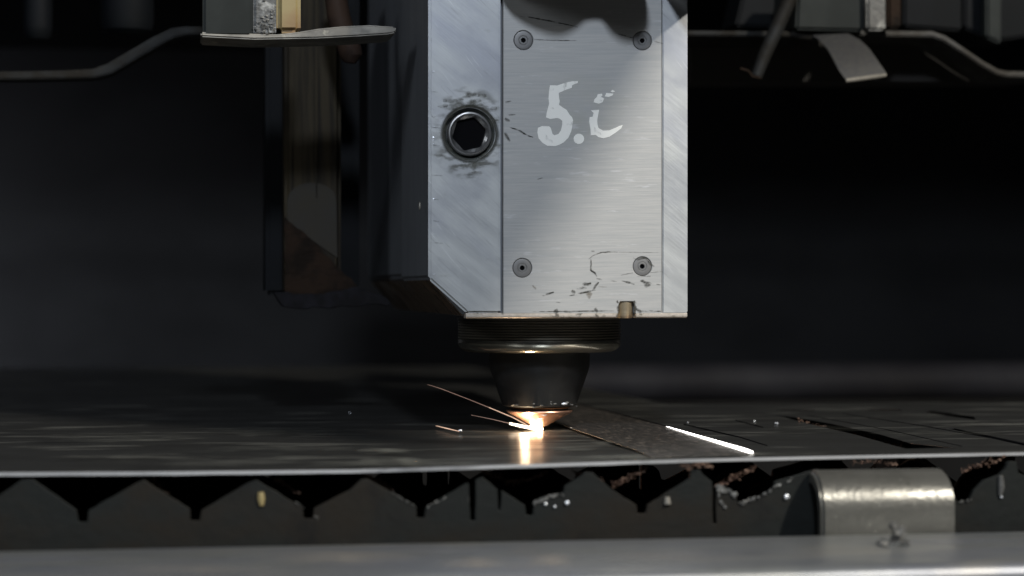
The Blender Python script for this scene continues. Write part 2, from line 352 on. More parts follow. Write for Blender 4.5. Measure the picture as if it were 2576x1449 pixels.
# =============================================================== SLATS under the sheet
YS = -1.565
teeth = [(-420, 1200), (-365, 1284), (-350, 1313), (-335, 1284), (-235, 1216), (-205, 1206), (-180, 1206), (-85, 1284), (-70, 1313), (-55, 1284),
 (51, 1209), (82, 1206), (193, 1284.5), (198, 1313.6), (219, 1313.6), (222, 1284), (342, 1216), (362, 1207), (478.5, 1281), (480, 1310), (502, 1310), (506, 1284.5),
 (622, 1216), (646, 1207.6), (762, 1278), (765, 1305), (786, 1305), (790, 1279), (880, 1233), (908, 1207), (925, 1205), (1048, 1274), (1049, 1303), (1067, 1303), (1070, 1278),
 (1174, 1216), (1180, 1216), (1184, 1309), (1195, 1310), (1196, 1208), (1214, 1200), (1252, 1232), (1254, 1284), (1258, 1284), (1261, 1233), (1321, 1271), (1325, 1296.5), (1340, 1296.5),
 (1343, 1261), (1376, 1247), (1400, 1243), (1417, 1240), (1420, 1223), (1461, 1199), (1472, 1189), (1492, 1189), (1537, 1230), (1602, 1271), (1604, 1292), (1624, 1292), (1629, 1271),
 (1735, 1203), (1738, 1183), (1763, 1183), (1768, 1193), (1792, 1212), (1795, 1318), (1802, 1318), (1800, 1232), (1812, 1222), (1825, 1223), (1842, 1234), (1850, 1243), (1857, 1267), (1869, 1270),
 (1905, 1252), (1945, 1230), (1949, 1212), (2000, 1198), (2030, 1188), (2060, 1180), (2180, 1270), (2320, 1180), (2345, 1195), (2413, 1264), (2438, 1258), (2450, 1234), (2475, 1209), (2515, 1194), (2530, 1179),
 (2536, 1161), (2558, 1161), (2563, 1190), (2590, 1200), (2690, 1275), (2850, 1190)]
def ragged(pts, Y, amp=.0022):
    out = []
    P = pp(pts, Y)
    for a, b in zip(P, P[1:]):
        n = max(1, int((b-a).length/.022))
        for i in range(n):
            p = a.lerp(b, i/n)
            if i: p = p+Vector((mnoise.noise(p*70)*amp, 0, mnoise.noise(p*83+Vector((5, 0, 0)))*amp))
            out.append(p)
    out.append(P[-1]); return out
def make_slat(Y, dx, label, m):
    pts = ragged(teeth, YS)
    pts = [Vector((p.x+dx, Y, p.z)) for p in pts]
    loop = [Vector((pts[0].x, Y, -.62))]+pts+[Vector((pts[-1].x, Y, -.62))]
    bm = prism(loop[::-1], (0, .022, 0))
    if Y == YS: bevel(bm, .003, 1, 50)
    o = link('toothed_slat', bm, m)
    return tag(o, label, 'slat', 'toothed support slats under the sheet')
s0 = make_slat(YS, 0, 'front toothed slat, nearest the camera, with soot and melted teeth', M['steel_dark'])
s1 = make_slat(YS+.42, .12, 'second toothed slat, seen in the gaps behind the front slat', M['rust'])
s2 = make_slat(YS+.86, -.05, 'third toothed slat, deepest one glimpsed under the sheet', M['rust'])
# melted crust and frosty spatter on the front slat
bm = bmesh.new()
def crust(x0, y0, x1, y1, n, r, Y=YS-.004, jit=3, b=None):
    for i in range(n):
        t = random.random(); lump(b, uy(x0+(x1-x0)*t+random.uniform(-jit, jit), y0+(y1-y0)*t+random.uniform(-jit, jit), Y), r*random.uniform(.5, 1.3), (1, .6, 1), 1, .5)
crust(1343, 1266, 1380, 1252, 26, .0055, b=bm); crust(1380, 1250, 1418, 1244, 16, .004, b=bm); crust(1805, 1226, 1850, 1245, 26, .006, b=bm, jit=6); crust(1806, 1240, 1822, 1285, 16, .004, b=bm, jit=5)
crust(1862, 1268, 1940, 1236, 30, .005, b=bm, jit=4); crust(2415, 1263, 2448, 1256, 14, .004, b=bm); crust(1945, 1226, 1990, 1206, 14, .004, b=bm)
crust(980, 1236, 1046, 1272, 12, .003, b=bm); crust(1075, 1276, 1120, 1250, 12, .003, b=bm); crust(744, 1262, 764, 1280, 10, .003, b=bm); crust(790, 1300, 800, 1304, 5, .003, b=bm)
o = link('melted_crust', bm, M['frosty'], s0); o['kind'] = 'stuff'
bm = bmesh.new()
for (x, y, r) in [(1427, 1265, .007), (1979, 1250, .009), (2516, 1228, .004), (2519, 1250, .005), (1373, 1268, .005), (1396, 1275, .004)]:
    lump(bm, uy(x, y, YS-.006), r, (1, .6, 1), 2, .25)
o = link('bright_droplets', bm, M['frost'], s0, smooth=True); o['kind'] = 'stuff'
for pts, mm in [([(656, 1238), (657, 1255), (658, 1272)], M['yellow']), ([(1678, 1250), (1679, 1268)], M['tab']), ([(2517, 1196), (2519, 1225), (2516, 1246)], M['frosty'])]:
    tube(pp(pts, YS-.003), [.009, .012, .007][:len(pts)], 8, bm := bmesh.new()); link('drip', bm, mm, s0, smooth=True)
# dross hanging in crusty ridges from the sheet and slats behind
def ridge(px, Y, n, r, name, label):
    bm = bmesh.new(); P = pp(px, Y)
    seg = [(a, b) for a, b in zip(P, P[1:])]; tot = sum((b-a).length for a, b in seg)
    for a, b in seg:
        k = max(2, int(2.2*n*(b-a).length/tot)); r_k = r
        for i in range(k):
            p = a.lerp(b, (i+random.random())/k)+Vector((random.uniform(-1, 1), random.uniform(-3, 3), random.gauss(0, .9)))*r*.9
            lump(bm, p, r*random.choice((.25, .35, .5, .8))*random.uniform(.7, 1.1), (1.2, 1, .8), 1, .6)
    return tag(link(name, bm, M['slag']), label, 'slag')
def rg(px, Y, n, r, label): ridge(px, Y, n, r, 'slag_ridge', label)['group'] = 'rusty slag ridges under the sheet'
rg([(385, 1203), (400, 1222), (425, 1240)], YS+.12, 26, .006, 'faint rusty slag ridge under the sheet, leftmost of all')
rg([(690, 1203), (720, 1222), (752, 1240)], YS+.12, 22, .006, 'rusty slag ridge near the yellow drip on the front slat')
rg([(912, 1190), (950, 1212), (985, 1228)], YS+.12, 46, .006, 'rusty slag ridge behind the slat tooth left of the black slit')
rg([(1215, 1187), (1258, 1203), (1290, 1216), (1330, 1205), (1378, 1186)], YS+.14, 70, .006, 'wide V-shaped slag ridge directly below the glowing cut')
rg([(1440, 1185), (1462, 1196), (1480, 1188), (1496, 1200), (1516, 1212)], YS+.1, 44, .006, 'slag ridge on the slat tooth right of the glowing cut')
rg([(1540, 1222), (1570, 1206), (1600, 1190), (1625, 1178)], YS+.1, 56, .006, 'brightest rising slag ridge, right of the glowing cut')
rg([(1712, 1170), (1735, 1177), (1760, 1168), (1790, 1172)], YS-.0, 40, .006, 'copper-coloured slag on the tooth below the white-hot sliver')
rg([(1800, 1222), (1835, 1206), (1870, 1192), (1900, 1176)], YS+.1, 50, .006, 'slag ridge left of the bent steel clip')
rg([(2140, 1165), (2200, 1160), (2260, 1168)], YS+.1, 24, .005, 'thin slag ridge above the bent steel clip')
rg([(2420, 1185), (2470, 1168), (2500, 1160), (2530, 1152)], YS+.1, 36, .006, 'slag ridge right of the bent steel clip')
rg([(2004, 1058), (2060, 1070), (2130, 1086), (2210, 1104), (2262, 1122)], .2, 60, .006, 'row of slag crumbs in the long slot of the sheet')

# =============================================================== FRONT RAIL
ZR = -.218
fe0, fe1 = uz(0, 1386.5, ZR), uz(2576, 1336.5, ZR)
def rl(t, x0=-2.6, x1=3.2): return
d = (fe1-fe0); d.normalize(); perp = Vector((d.y, -d.x, 0))
A, B = fe0-d*1.2, fe1+d*1.2
nearw = (uz(2400, 1418, ZR)-fe0); nearw = nearw.dot(perp)
prof = [(0, -.5), (0, -.012), (.004, -.003), (.012, 0), (nearw-.012, -.001)]+[(nearw-.012+.036*math.sin(math.radians(a)), -.037+.036*math.cos(math.radians(a))) for a in range(10, 91, 8)]+[(nearw+.024, -.5)]
bm = bmesh.new(); rows = []
NX = 60
for i in range(NX+1):
    c = A.lerp(B, i/NX); rows.append([bm.verts.new(c+perp*u+Vector((0, 0, v))) for u, v in prof])
for a, b in zip(rows, rows[1:]):
    for k in range(len(prof)-1): bm.faces.new((a[k], b[k], b[k+1], a[k+1]))
bm.faces.new(rows[0]); bm.faces.new(rows[-1])
rail = link('front_rail', bm, M['rail'], smooth=True); tag(rail, 'broad grey metal rail with a rounded edge along the bottom of the picture', 'rail')
bm = bmesh.new()
c = uz(2252, 1372, ZR)
for k in range(14): lump(bm, c+Vector((random.uniform(-.035, .035), random.uniform(-.02, .02), .006)), random.uniform(.010, .018), (1.3, 1, .7), 1, .7)
for k in range(9): lump(bm, c+Vector((random.uniform(-.010, .016), random.uniform(-.01, .01), .02+.005*k)), random.uniform(.010, .018), (1, 1, 1), 1, .6)
tag(link('spatter_clump', bm, M['frosty'], smooth=True), 'small blurred clump of metal spatter sitting on the front rail', 'spatter')

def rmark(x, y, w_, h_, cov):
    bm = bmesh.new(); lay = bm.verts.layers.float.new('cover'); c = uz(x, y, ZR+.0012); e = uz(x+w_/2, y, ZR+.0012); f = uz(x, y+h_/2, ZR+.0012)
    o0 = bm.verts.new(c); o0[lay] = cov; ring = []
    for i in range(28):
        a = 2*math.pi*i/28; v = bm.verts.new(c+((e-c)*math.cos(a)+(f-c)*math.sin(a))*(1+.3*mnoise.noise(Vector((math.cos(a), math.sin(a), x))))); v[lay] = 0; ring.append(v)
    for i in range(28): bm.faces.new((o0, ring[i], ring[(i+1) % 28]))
    link('rub_mark', bm, M['rub'], rail)  # pale warm blotch, strongest in the middle
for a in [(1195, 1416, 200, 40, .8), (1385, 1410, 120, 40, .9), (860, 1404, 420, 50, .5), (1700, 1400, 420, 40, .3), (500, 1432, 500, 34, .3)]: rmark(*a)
# =============================================================== BENT CLIP
YC = uz(2250, 1341, ZR).y+.045
x0, x1 = uy(2068, 1300, YC).x, uy(2405, 1300, YC).x
zt = -.033; rr = .125; th = .05; dep = .145
def cprof(r, off, dz):
    p = [(YC+off, -.5)]
    for k in range(13):
        a = math.radians(90*k/12); p.append((YC+rr-(r)*math.cos(a), zt-rr+(r)*math.sin(a)))
    p.append((YC+dep, zt-dz)); return p
out = cprof(rr, 0, 0); inn = cprof(rr-th, th, th)
loop = [Vector((x0, y, z)) for y, z in out]+[Vector((x0, y, z)) for y, z in inn[::-1]]
bm = prism(loop, (x1-x0, 0, 0), bv=.010, seg=3)
tag(link('bent_clip', bm, M['clip'], smooth=True), 'rounded bent steel clip hooked over the slat behind the front rail', 'clip')

# =============================================================== CUTTING HEAD
head = thing('laser_cutting_head', (0, -.1, .44), 'silver laser cutting head with dark sides marked 5.C, above the glowing cut', 'cutting head')
P = lambda x, y: uy(x, y, HEADY)
zb = P(1400, 800).z; ztop = 2.6
TP = .03
# body
bl = [P(1080, 700), P(1172, 797), P(1728, 797), Vector((P(1728, 0).x, HEADY, ztop)), Vector((P(1080, 0).x, HEADY, ztop))]
bl = [v+Vector((0, TP+.001, 0)) for v in bl]
bl[0].x += .004; bl[4].x += .004
body = link('body', prism(bl, (0, 1.0, 0), bv=.012), M['side'], head)
bd2 = [v+Vector((.012, 1.002, 0)) for v in bl]; bd2 = [Vector((v.x, v.y, v.z+.012 if v.z < 1.2 else v.z)) for v in bd2]
link('rear_body', prism(bd2, (0, 1.7, 0), bv=.012), M['side'], head)
# chamfer plate under left shoulder
ca, cb = bl[0], bl[1]
nrm = Vector((-(cb-ca).z, 0, (cb-ca).x)).normalized(); nrm = -nrm if nrm.z > 0 else nrm
lp = [ca+(cb-ca)*.04, ca+(cb-ca)*.96]; lp2 = [p+nrm*.004 for p in lp]
link('chamfer_plate', prism([lp[0]+Vector((0, .03, 0)), lp[1]+Vector((0, .03, 0)), lp2[1]+Vector((0, .03, 0)), lp2[0]+Vector((0, .03, 0))], (0, 2.4, 0), bv=.001), M['chamf'], head)
# front plates
g = 4
bolt_c = P(1181.8, 336)
left = [P(1078, 702), P(1175, 789), P(1264-g, 789), Vector((P(1264-g, 0).x, HEADY, ztop)), Vector((P(1078, 0).x, HEADY, ztop))]
cheekL = link('side_cheek', prism(left, (0, TP, 0), holes=[circ(bolt_c, .095, 48)], bv=.010), M['cheek'], head, smooth=True)
right = [P(1667, 789), P(1727, 789), P(1730, 785), Vector((P(1730, 0).x, HEADY, ztop)), Vector((P(1667, 0).x, HEADY, ztop))]
cheekR = link('side_cheek', prism(right, (0, TP, 0), bv=.007), M['cheek'], head, smooth=True)
scr = [P(1317, 101), P(1616, 102), P(1314, 674), P(1616, 670)]
NOT = [(1598, 789), (1598, 768), (1594, 758), (1560, 758), (1556, 768), (1556, 789)]
cov = [P(1264+2, 789)]+[P(x, y) for x, y in NOT[::-1]]+[P(1665, 789), Vector((P(1665, 0).x, HEADY, ztop)), Vector((P(1266, 0).x, HEADY, ztop))]
cover = link('cover_plate', prism(cov, (0, TP, 0), holes=[circ(c, .036, 32) for c in scr], bv=.0022, seg=1), M['cover'], head, smooth=True)
# lower lip
bm = bmesh.new()
lx0, lx1 = P(1172, 790).x, P(1729, 790).x
z1 = P(1400, 787).z; z0 = P(1400, 800.5).z
pr = [(HEADY+.004, z1), (HEADY-.001, z1-.004), (HEADY+.0, z0+.006), (HEADY+.004, z0+.002), (HEADY+.012, z0), (HEADY+.06, z0), (HEADY+.06, z1)]
for xa, xb in ((lx0, P(1554, 790).x), (P(1600, 790).x, lx1)):
    lip = prism([Vector((xa, y, z)) for y, z in pr], (xb-xa, 0, 0), bv=.0015, seg=2)
    link('lower_lip', lip, M['lip'], head, smooth=True)
# notch: gold cylinder stands for the copper reflection in the slot
c = P(1577, 789); c.y += .024
link('notch_pin', lathe((c.x, c.y+.012, 0), [(0, z0-.001), (.027, z0-.001), (.030, z0+.004), (.030, P(1577, 757).z), (0, P(1577, 757).z)], 32), M['gold'], head, smooth=True)
# big hex socket bolt
b = lathe(bolt_c+Vector((0, .0, 0)), [(.0945, .028), (.0945, .016), (.088, .020), (.083, .028)], 48, 'y'); link('bolt_seat', b, M['groove'], head, smooth=True)
def hex_head(c, r, rs, lip_h, depth, m, n=48, rot=.35, mdark=None, par=head, nm='socket_bolt'):
    bm = bmesh.new(); yo = lambda v, h: Vector((v.x, v.y+h, v.z))
    outer = []
    pr = [(r, lip_h+.02), (r, lip_h+.006), (r*.985, lip_h), (r*.95, lip_h-.004), (r*.90, lip_h-.005), (r*.86, lip_h-.002), (r*.83, lip_h+.004)]
    rows = [[bm.verts.new(yo(v, h)) for v in circ(c, q, n)] for q, h in pr]
    def hexr(a):
        k = (a-rot) % (math.pi/3)-math.pi/6; return rs*math.cos(math.pi/6)/math.cos(k)
    for h, sc in ((lip_h+.010, 1), (lip_h+depth, .97)):
        row = []
        for i in range(n):
            a = 2*math.pi*i/n; q = hexr(a)*sc; row.append(bm.verts.new(Vector((c.x+q*math.cos(a), c.y+h, c.z+q*math.sin(a)))))
        rows.append(row)
    for a, b2 in zip(rows, rows[1:]):
        for i in range(n): bm.faces.new((a[i], a[(i+1) % n], b2[(i+1) % n], b2[i]))
    o = link(nm, bm, m, par, smooth=True)
    bm = bmesh.new(); vs = [bm.verts.new(Vector((v.co.x, v.co.y, v.co.z))) for v in []]
    vs = [bm.verts.new(Vector((c.x+hexr(2*math.pi*i/n)*.98*math.cos(2*math.pi*i/n), c.y+lip_h+depth-.001, c.z+hexr(2*math.pi*i/n)*.98*math.sin(2*math.pi*i/n)))) for i in range(n)]
    bm.faces.new(vs); link('hex_recess', bm, mdark, o)
    return o
hex_head(bolt_c, .082, .066, .0, .027, M['boltm'], rot=math.radians(13), mdark=M['void'])
for k, c in enumerate(scr):
    o = lathe(c, [(.035, .014), (.0345, .004), (.0335, .002), (.031, .0015), (.0185, .0015), (.0165, .003), (.0145, .0015), (.0095, .0015), (.0085, .006)], 32, 'y')
    so = link('countersunk_screw', o, M['screw'], head, smooth=True)
    link('hex_recess', lathe(c, [(.0098, .0055), (.0092, .012), (0, .012)], 6, 'y', .4*k), M['void'], so)
# marker writing and soot -------------------------------------------------
def flat(name, loops, m, y, par, cover=1.0):
    bm = bmesh.new()
    for lp in loops:
        vs = [bm.verts.new(Vector((v.x, y, v.z))) for v in lp]
        es = [bm.edges.new((vs[i], vs[(i+1) % len(vs)])) for i in range(len(vs))]
        bmesh.ops.triangle_fill(bm, edges=es, use_beauty=True, use_dissolve=False)
    o = link(name, bm, m, par)
    at = o.data.attributes.new('cover', 'FLOAT', 'POINT')
    for d_ in at.data: d_.value = cover
    return o
W = lambda cx, cy: P(1251.6+cx*.15627, 176.1+cy*.15627)
five = [(845, 245), (900, 246), (960, 250), (1040, 222), (1120, 198), (1200, 182), (1295, 180), (1290, 210), (1200, 245), (1195, 290), (1100, 320), (985, 370), (990, 440), (1000, 500), (990, 560), (1060, 610), (1110, 640), (1160, 720), (1200, 760), (1215, 810), (1203, 900), (1185, 990), (1140, 1090), (1060, 1170), (990, 1205), (930, 1225), (800, 1220), (720, 1170), (660, 1100), (640, 1000), (650, 930), (710, 903), (830, 905), (855, 930), (870, 980), (885, 1030), (915, 1050), (980, 1030), (1020, 970), (1040, 880), (1040, 820), (1000, 785), (960, 775), (850, 790), (780, 765), (790, 690), (810, 610), (830, 540), (820, 460), (830, 330)]
cee = [(1500, 650), (1635, 640), (1620, 720), (1605, 800), (1608, 870), (1625, 935), (1700, 975), (1800, 970), (1900, 930), (1960, 900), (2015, 885), (1990, 940), (1900, 1010), (1800, 1075), (1700, 1100), (1620, 1080), (1580, 1045), (1500, 1050), (1495, 950), (1475, 830), (1480, 760), (1530, 750), (1545, 690)]
c1 = [(1610, 390), (1680, 380), (1690, 410), (1665, 430), (1715, 460), (1690, 520), (1630, 545), (1545, 520), (1560, 470), (1600, 430)]
c2 = [(1725, 425), (1750, 370), (1865, 380), (1850, 410), (1790, 435)]; c3 = [(1815, 345), (1850, 320), (1895, 345), (1850, 360)]
dot = [(1308+86*math.cos(a*.449), 1108+84*math.sin(a*.449)) for a in range(14)]
wr = lambda L_: [W(x, y) for x, y in L_]
flat('marker_digit', [wr(five)], M['paint'], HEADY-.0012, cover)
flat('marker_dot', [wr(dot)], M['paint'], HEADY-.0012, cover)
flat('marker_letter', [wr(cee), wr(c1), wr(c2), wr(c3)], M['paint'], HEADY-.0012, cover)
def stroke(pts, wd, m, fn, par, y=HEADY-.0010, name='soot_smudge', taper=True, rag=.35):
    ws = [fn(*p) for p in pts]; fine = []
    for a, b2 in zip(ws, ws[1:]):
        n = max(2, int((b2-a).length/.008))
        fine += [a.lerp(b2, i/n) for i in range(n)]
    fine.append(ws[-1]); n = len(fine); bm = bmesh.new(); rows = []; lay = bm.verts.layers.float.new('cover')
    for i, p in enumerate(fine):
        t = (fine[min(i+1, n-1)]-fine[max(i-1, 0)]).normalized(); q = Vector((-t.z, 0, t.x))
        k = wd*.5*(math.sin(math.pi*(i+.6)/(n+.2))**.6 if taper else 1)
        k1 = k*(1+rag*mnoise.noise(p*60)*2); k2 = k*(1+rag*mnoise.noise(p*60+Vector((9, 9, 9)))*2)
        rows.append([bm.verts.new(Vector((v.x, y, v.z))) for v in (p+q*k1, p, p-q*k2)])
    for a, b2 in zip(rows, rows[1:]):
        for k in range(2): bm.faces.new((a[k], b2[k], b2[k+1], a[k+1]))
    for r_ in rows:
        for k, v in enumerate(r_): v[lay] = (.35, 1.15, .35)[k]
    return link(name, bm, m, par)
Q = lambda cx, cy: P(1339.6+cx*.15869, 616.4+cy*.15869)
PXU = .00147*.15869
for pts, wd, mm in [
  ([(890, 225), (960, 165), (1080, 120), (1200, 108), (1350, 112)], 22, 'scratch'), ([(1350, 112), (2000, 118)], 8, 'scratch'), ([(925, 215), (930, 310), (925, 400), (990, 445), (1020, 500)], 34, 'scratch'),
  ([(915, 400), (1000, 450)], 30, 'soot'), ([(1010, 530), (1100, 548)], 30, 'soot'), ([(780, 650), (840, 625), (930, 605)], 66, 'soot'), ([(700, 690), (860, 680)], 40, 'soot'), ([(580, 805), (780, 760), (1000, 715)], 38, 'soot'),
  ([(950, 720), (1000, 650), (1050, 590)], 46, 'scratch'), ([(890, 745), (900, 850)], 90, 'sootbrown'), ([(160, 805), (250, 775), (340, 745)], 36, 'soot'), ([(1240, 565), (1335, 580)], 22, 'soot'),
  ([(1410, 568), (1500, 590), (1615, 622)], 40, 'soot'), ([(1705, 565), (1800, 600), (1890, 610)], 56, 'soot'), ([(1770, 640), (1870, 640)], 70, 'scratch'), ([(620, 720), (680, 760)], 60, 'scratch'), ([(930, 95), (985, 98)], 22, 'scratch'),
  ([(1590, 205), (1660, 235), (1740, 200), (1800, 205), (1850, 275)], 34, 'soot'), ([(1840, 260), (1880, 310), (1930, 340)], 30, 'scratch'), ([(1660, 490), (1870, 495)], 26, 'soot'), ([(1870, 437), (2055, 418)], 16, 'soot'), ([(1400, 477), (1590, 440)], 16, 'scratch'),
  ([(1040, 655), (1180, 665)], 16, 'sootbrown'), ([(370, 905), (440, 915)], 18, 'scratch'), ([(1960, 620), (2030, 632)], 18, 'scratch'),
  ([(360, 1020), (390, 1080)], 90, 'scratch'), ([(990, 1000), (1030, 1070)], 60, 'soot'), ([(1340, 880), (1362, 960), (1362, 1085)], 62, 'soot'), ([(1610, 880), (1632, 960), (1620, 1085)], 56, 'soot'), ([(1640, 1010), (1730, 1075)], 56, 'soot'),
  ([(0, 1058), (600, 1050), (1300, 1042)], 26, 'scratch'), ([(1720, 1045), (2040, 1050)], 30, 'soot'), ([(430, 1050), (620, 1075)], 20, 'soot'), ([(0, 640), (60, 700)], 40, 'sootbrown')]:
    stroke(pts, wd*PXU, M[mm], Q, cover)
for pts, wd in [([(380, 1080), (400, 1150)], 60), ([(190, 1100), (330, 1130), (500, 1150)], 22), ([(1000, 1090), (1045, 1160)], 50), ([(1350, 1090), (1330, 1160)], 40), ([(1690, 1090), (1740, 1110)], 40), ([(2210, 1120), (2260, 1130)], 36), ([(860, 1150), (1000, 1160)], 20)]:
    stroke(pts, wd*PXU, M['soot'], Q, head, y=HEADY-.0025)
Q2 = lambda cx, cy: P(1006.3+cx*.3174, cy*.3174)
for pts, wd, mm in [([(900, 125), (1050, 140), (1180, 165), (1300, 190), (1410, 215)], 13, 'soot'), ([(1060, 314), (1240, 320), (1400, 322)], 10, 'scratch'), ([(1690, 260), (1850, 302)], 11, 'soot'), ([(2010, 326), (2085, 346)], 10, 'scratch'),
  ([(870, 1010), (940, 1030), (1000, 1070), (1055, 1088)], 15, 'soot'), ([(835, 810), (880, 800)], 14, 'scratch'), ([(860, 910), (915, 908)], 14, 'scratch'), ([(830, 940), (870, 960)], 26, 'scratch'), ([(830, 1050), (870, 1120)], 26, 'scratch'), ([(1090, 1420), (1130, 1410)], 10, 'scratch')]:
    stroke(pts, wd*.00147*.3174, M[mm], Q2, cover)
# soot around the bolt, on the left cheek
for k in range(22):
    a = random.uniform(0, 2*math.pi); sgn = 1 if random.random() < .55 else -1
    if random.random() < .7: a = math.pi/2*sgn+random.gauss(0, .5)
    r_ = random.uniform(64, 112); ccx, ccy = 1182+r_*math.cos(a), 336-r_*math.sin(a)
    if ccx > 1255 or ccx < 1090: continue
    l_ = random.uniform(4, 14)
    stroke([(ccx-l_, ccy+random.uniform(-2, 2)), (ccx+l_, ccy)], random.uniform(7, 15)*.00147, M['smear'], P, cheekL)
for y in (365, 320, 440, 500, 555, 610, 230):
    stroke([(1084, y), (1100+random.uniform(0, 14), y+2)], 3*.00147, M['soot'], P, cheekL)
ringn = bmesh.new(); lay = ringn.verts.layers.float.new('cover'); N_ = 64; rws = []
for q, cv in ((.0955, 1.2), (.102, .75), (.110, .1), (.112, 0)):
    rws.append([(v, cv) for v in circ(Vector((bolt_c.x, HEADY-.0008, bolt_c.z)), q, N_)])
vr = []
for row in rws:
    r2 = []
    for v, cv in row:
        x = ringn.verts.new(v); x[lay] = cv; r2.append(x)
    vr.append(r2)
for a, b2 in zip(vr, vr[1:]):
    for i in range(N_): ringn.faces.new((a[i], a[(i+1) % N_], b2[(i+1) % N_], b2[i]))
ms = worn('soot_halo', (.04, .04, .03), .8, (4, 4, 4), 0, .3, .85)
link('soot_halo', ringn, ms, cheekL)
gr = bmesh.new(); lay = gr.verts.layers.float.new('cover'); vr = []
for q, cv in ((.0955, .9), (.115, .9), (.14, .8), (.165, .35), (.178, 0)):
    row = []
    for i in range(64):
        a = 2*math.pi*i/64; v = Vector((bolt_c.x+q*math.cos(a)*.86, HEADY-.0004, bolt_c.z+q*math.sin(a)*1.0)); v.x = min(v.x, P(1257, 300).x)
        x = gr.verts.new(v); x[lay] = cv*(.35+.65*abs(math.sin(a))**1.5); row.append(x)
    vr.append(row)
for a, b2 in zip(vr, vr[1:]):
    for i in range(64): gr.faces.new((a[i], a[(i+1) % 64], b2[(i+1) % 64], b2[i]))
link('grime_patch', gr, worn('bolt_grime', (.12, .12, .095), .8, (17, 17, 38), .46, .60, .75), cheekL)
# nicks glinting along the left edge
for y in (180, 294, 319, 345, 353, 362, 500, 690):
    bm = bmesh.new(); c = P(1091, y); lump(bm, c+Vector((0, -.001, 0)), .004, (1.6, .3, .6), 1); link('nick', bm, M['frost'], cheekL)
bm = bmesh.new(); lump(bm, uy(1056, 518, HEADY+.12), .006, (.8, 1, 2.6), 2, .1); link('side_screw', bm, M['tab'], head, smooth=True)  # small pale lump added as a glint on the dark side
# collar and nozzle ---------------------------------------------------------
pr = [(0, .437), (.318, .437)]
z = .432; pr.append((.318, z))
for k in range(8):
    pr += [(.3185, z), (.3185, z-.0045), (.310, z-.0060), (.310, z-.0090)]; z -= .0102
pr.append((.3185, z)); zb2 = z
link('threaded_collar', lathe((0, 0, 0), pr, 96), M['thread'], head, smooth=True)
pr = [(.3185, zb2), (.319, zb2-.012)]
for k in range(1, 9):
    a = math.radians(90*k/8); pr.append((.272+.047*math.cos(a), zb2-.012-.036*math.sin(a)))
pr += [(.24, zb2-.049), (.15, zb2-.046)]
link('bevel_band', lathe((0, 0, 0), pr, 96), M['band'], head, smooth=True)
zc = zb2-.047
pr = [(.197, zc+.01), (.197, .262), (.1955, .24), (.190, .222), (.182, .200), (.170, .165), (.158, .13), (.149, .105), (.145, .094), (.132, .089), (0, .089)]
link('nozzle_holder', lathe((0, 0, 0), pr, 96), M['black'], head, smooth=True)
pr = [(.10, .09), (.118, .0895), (.122, .086), (.118, .082), (.104, .080)]
link('nozzle_flange', lathe((0, 0, 0), pr, 72), M['brass'], head, smooth=True)
link('nozzle_seat', lathe((0, 0, 0), [(.102, .081), (.112, .079), (.112, .075), (.10, .074)], 64), M['black'], head, smooth=True)
pr = [(.10, .0745), (.129, .0735), (.1305, .070), (.127, .066), (.118, .060), (.026, .0105), (.022, .0095), (.012, .0095), (.010, .014), (.0, .014)]
link('nozzle_tip', lathe((0, 0, 0), pr, 96), M['copper'], head, smooth=True)
bm = bmesh.new()
for (x, y, r) in [(1412, 1019, .008), (1419, 1016, .007), (1424, 1013, .006), (1408, 1021, .006)]:
    lump(bm, uy(x, y, -.125), r, (1.7, .7, .7), 2, .4)
for k in range(26):
    a = random.uniform(-2.6, -.4); q = .147+random.uniform(0, .004); zz = random.uniform(.094, .125)
    if k > 4: zz = random.gauss(.1, .006)
    lump(bm, Vector((q*math.cos(a), q*math.sin(a), zz)), random.uniform(.0015, .004), (2, 1, .7), 1, .5)
o = link('spatter_crust', bm, M['frosty'], head, smooth=True); o['kind'] = 'stuff'
bm = bmesh.new(); lump(bm, uy(1419, 1016, -.14), .006, (2, .5, .7), 2, .3); link('bright_spatter', bm, M['frost'], head, smooth=True)
bm = bmesh.new(); lump(bm, uy(1368, 1041, -.118), .009, (2.0, .5, .8), 2, .3); lump(bm, uy(1360, 1050, -.092), .007, (1.6, .6, .9), 2, .3); link('bright_spatter', bm, M['frost'], head, smooth=True)
# unseen blocker added above the head; scalloped outline projected back from the wanted shadow
sc_px = [(1240, -60), (1256, -10), (1263, 0), (1272, 18), (1285.6, 36), (1303, 51), (1324, 64), (1345, 75), (1365, 83), (1388, 90), (1406, 92), (1425, 87), (1441, 79), (1452, 72), (1460, 65), (1468, 57), (1480, 53), (1497, 51), (1512, 52), (1520, 60), (1527, 70), (1536, 83), (1546, 93), (1560, 102), (1577, 108), (1594, 109), (1609, 103), (1620, 92), (1628, 79), (1632, 62), (1629, 30), (1622, 0), (1612, -40), (1660, -40), (1678, 0), (1690, 20), (1712, 60), (1737, 92), (1780, 110), (1800, -60)]
ZB1 = 1.665
fl = []
for x, y in sc_px:
    p = P(x, y)
    if p.z > ZB1-.01: p.z = ZB1-.01
    t = (ZB1-p.z)/(L1.z-p.z); fl.append(p.lerp(L1, t))
loop = fl+[Vector((fl[-1].x+.05, HEADY-.002, ZB1)), Vector((fl[0].x-.05, HEADY-.002, ZB1))]
# keep the loop simple: clamp to in front of the face
loop = [Vector((v.x, min(v.y, HEADY-.004), v.z)) for v in loop]
o = link('scalloped_flange', prism(loop, (0, 0, .02)), M['strap'], head)
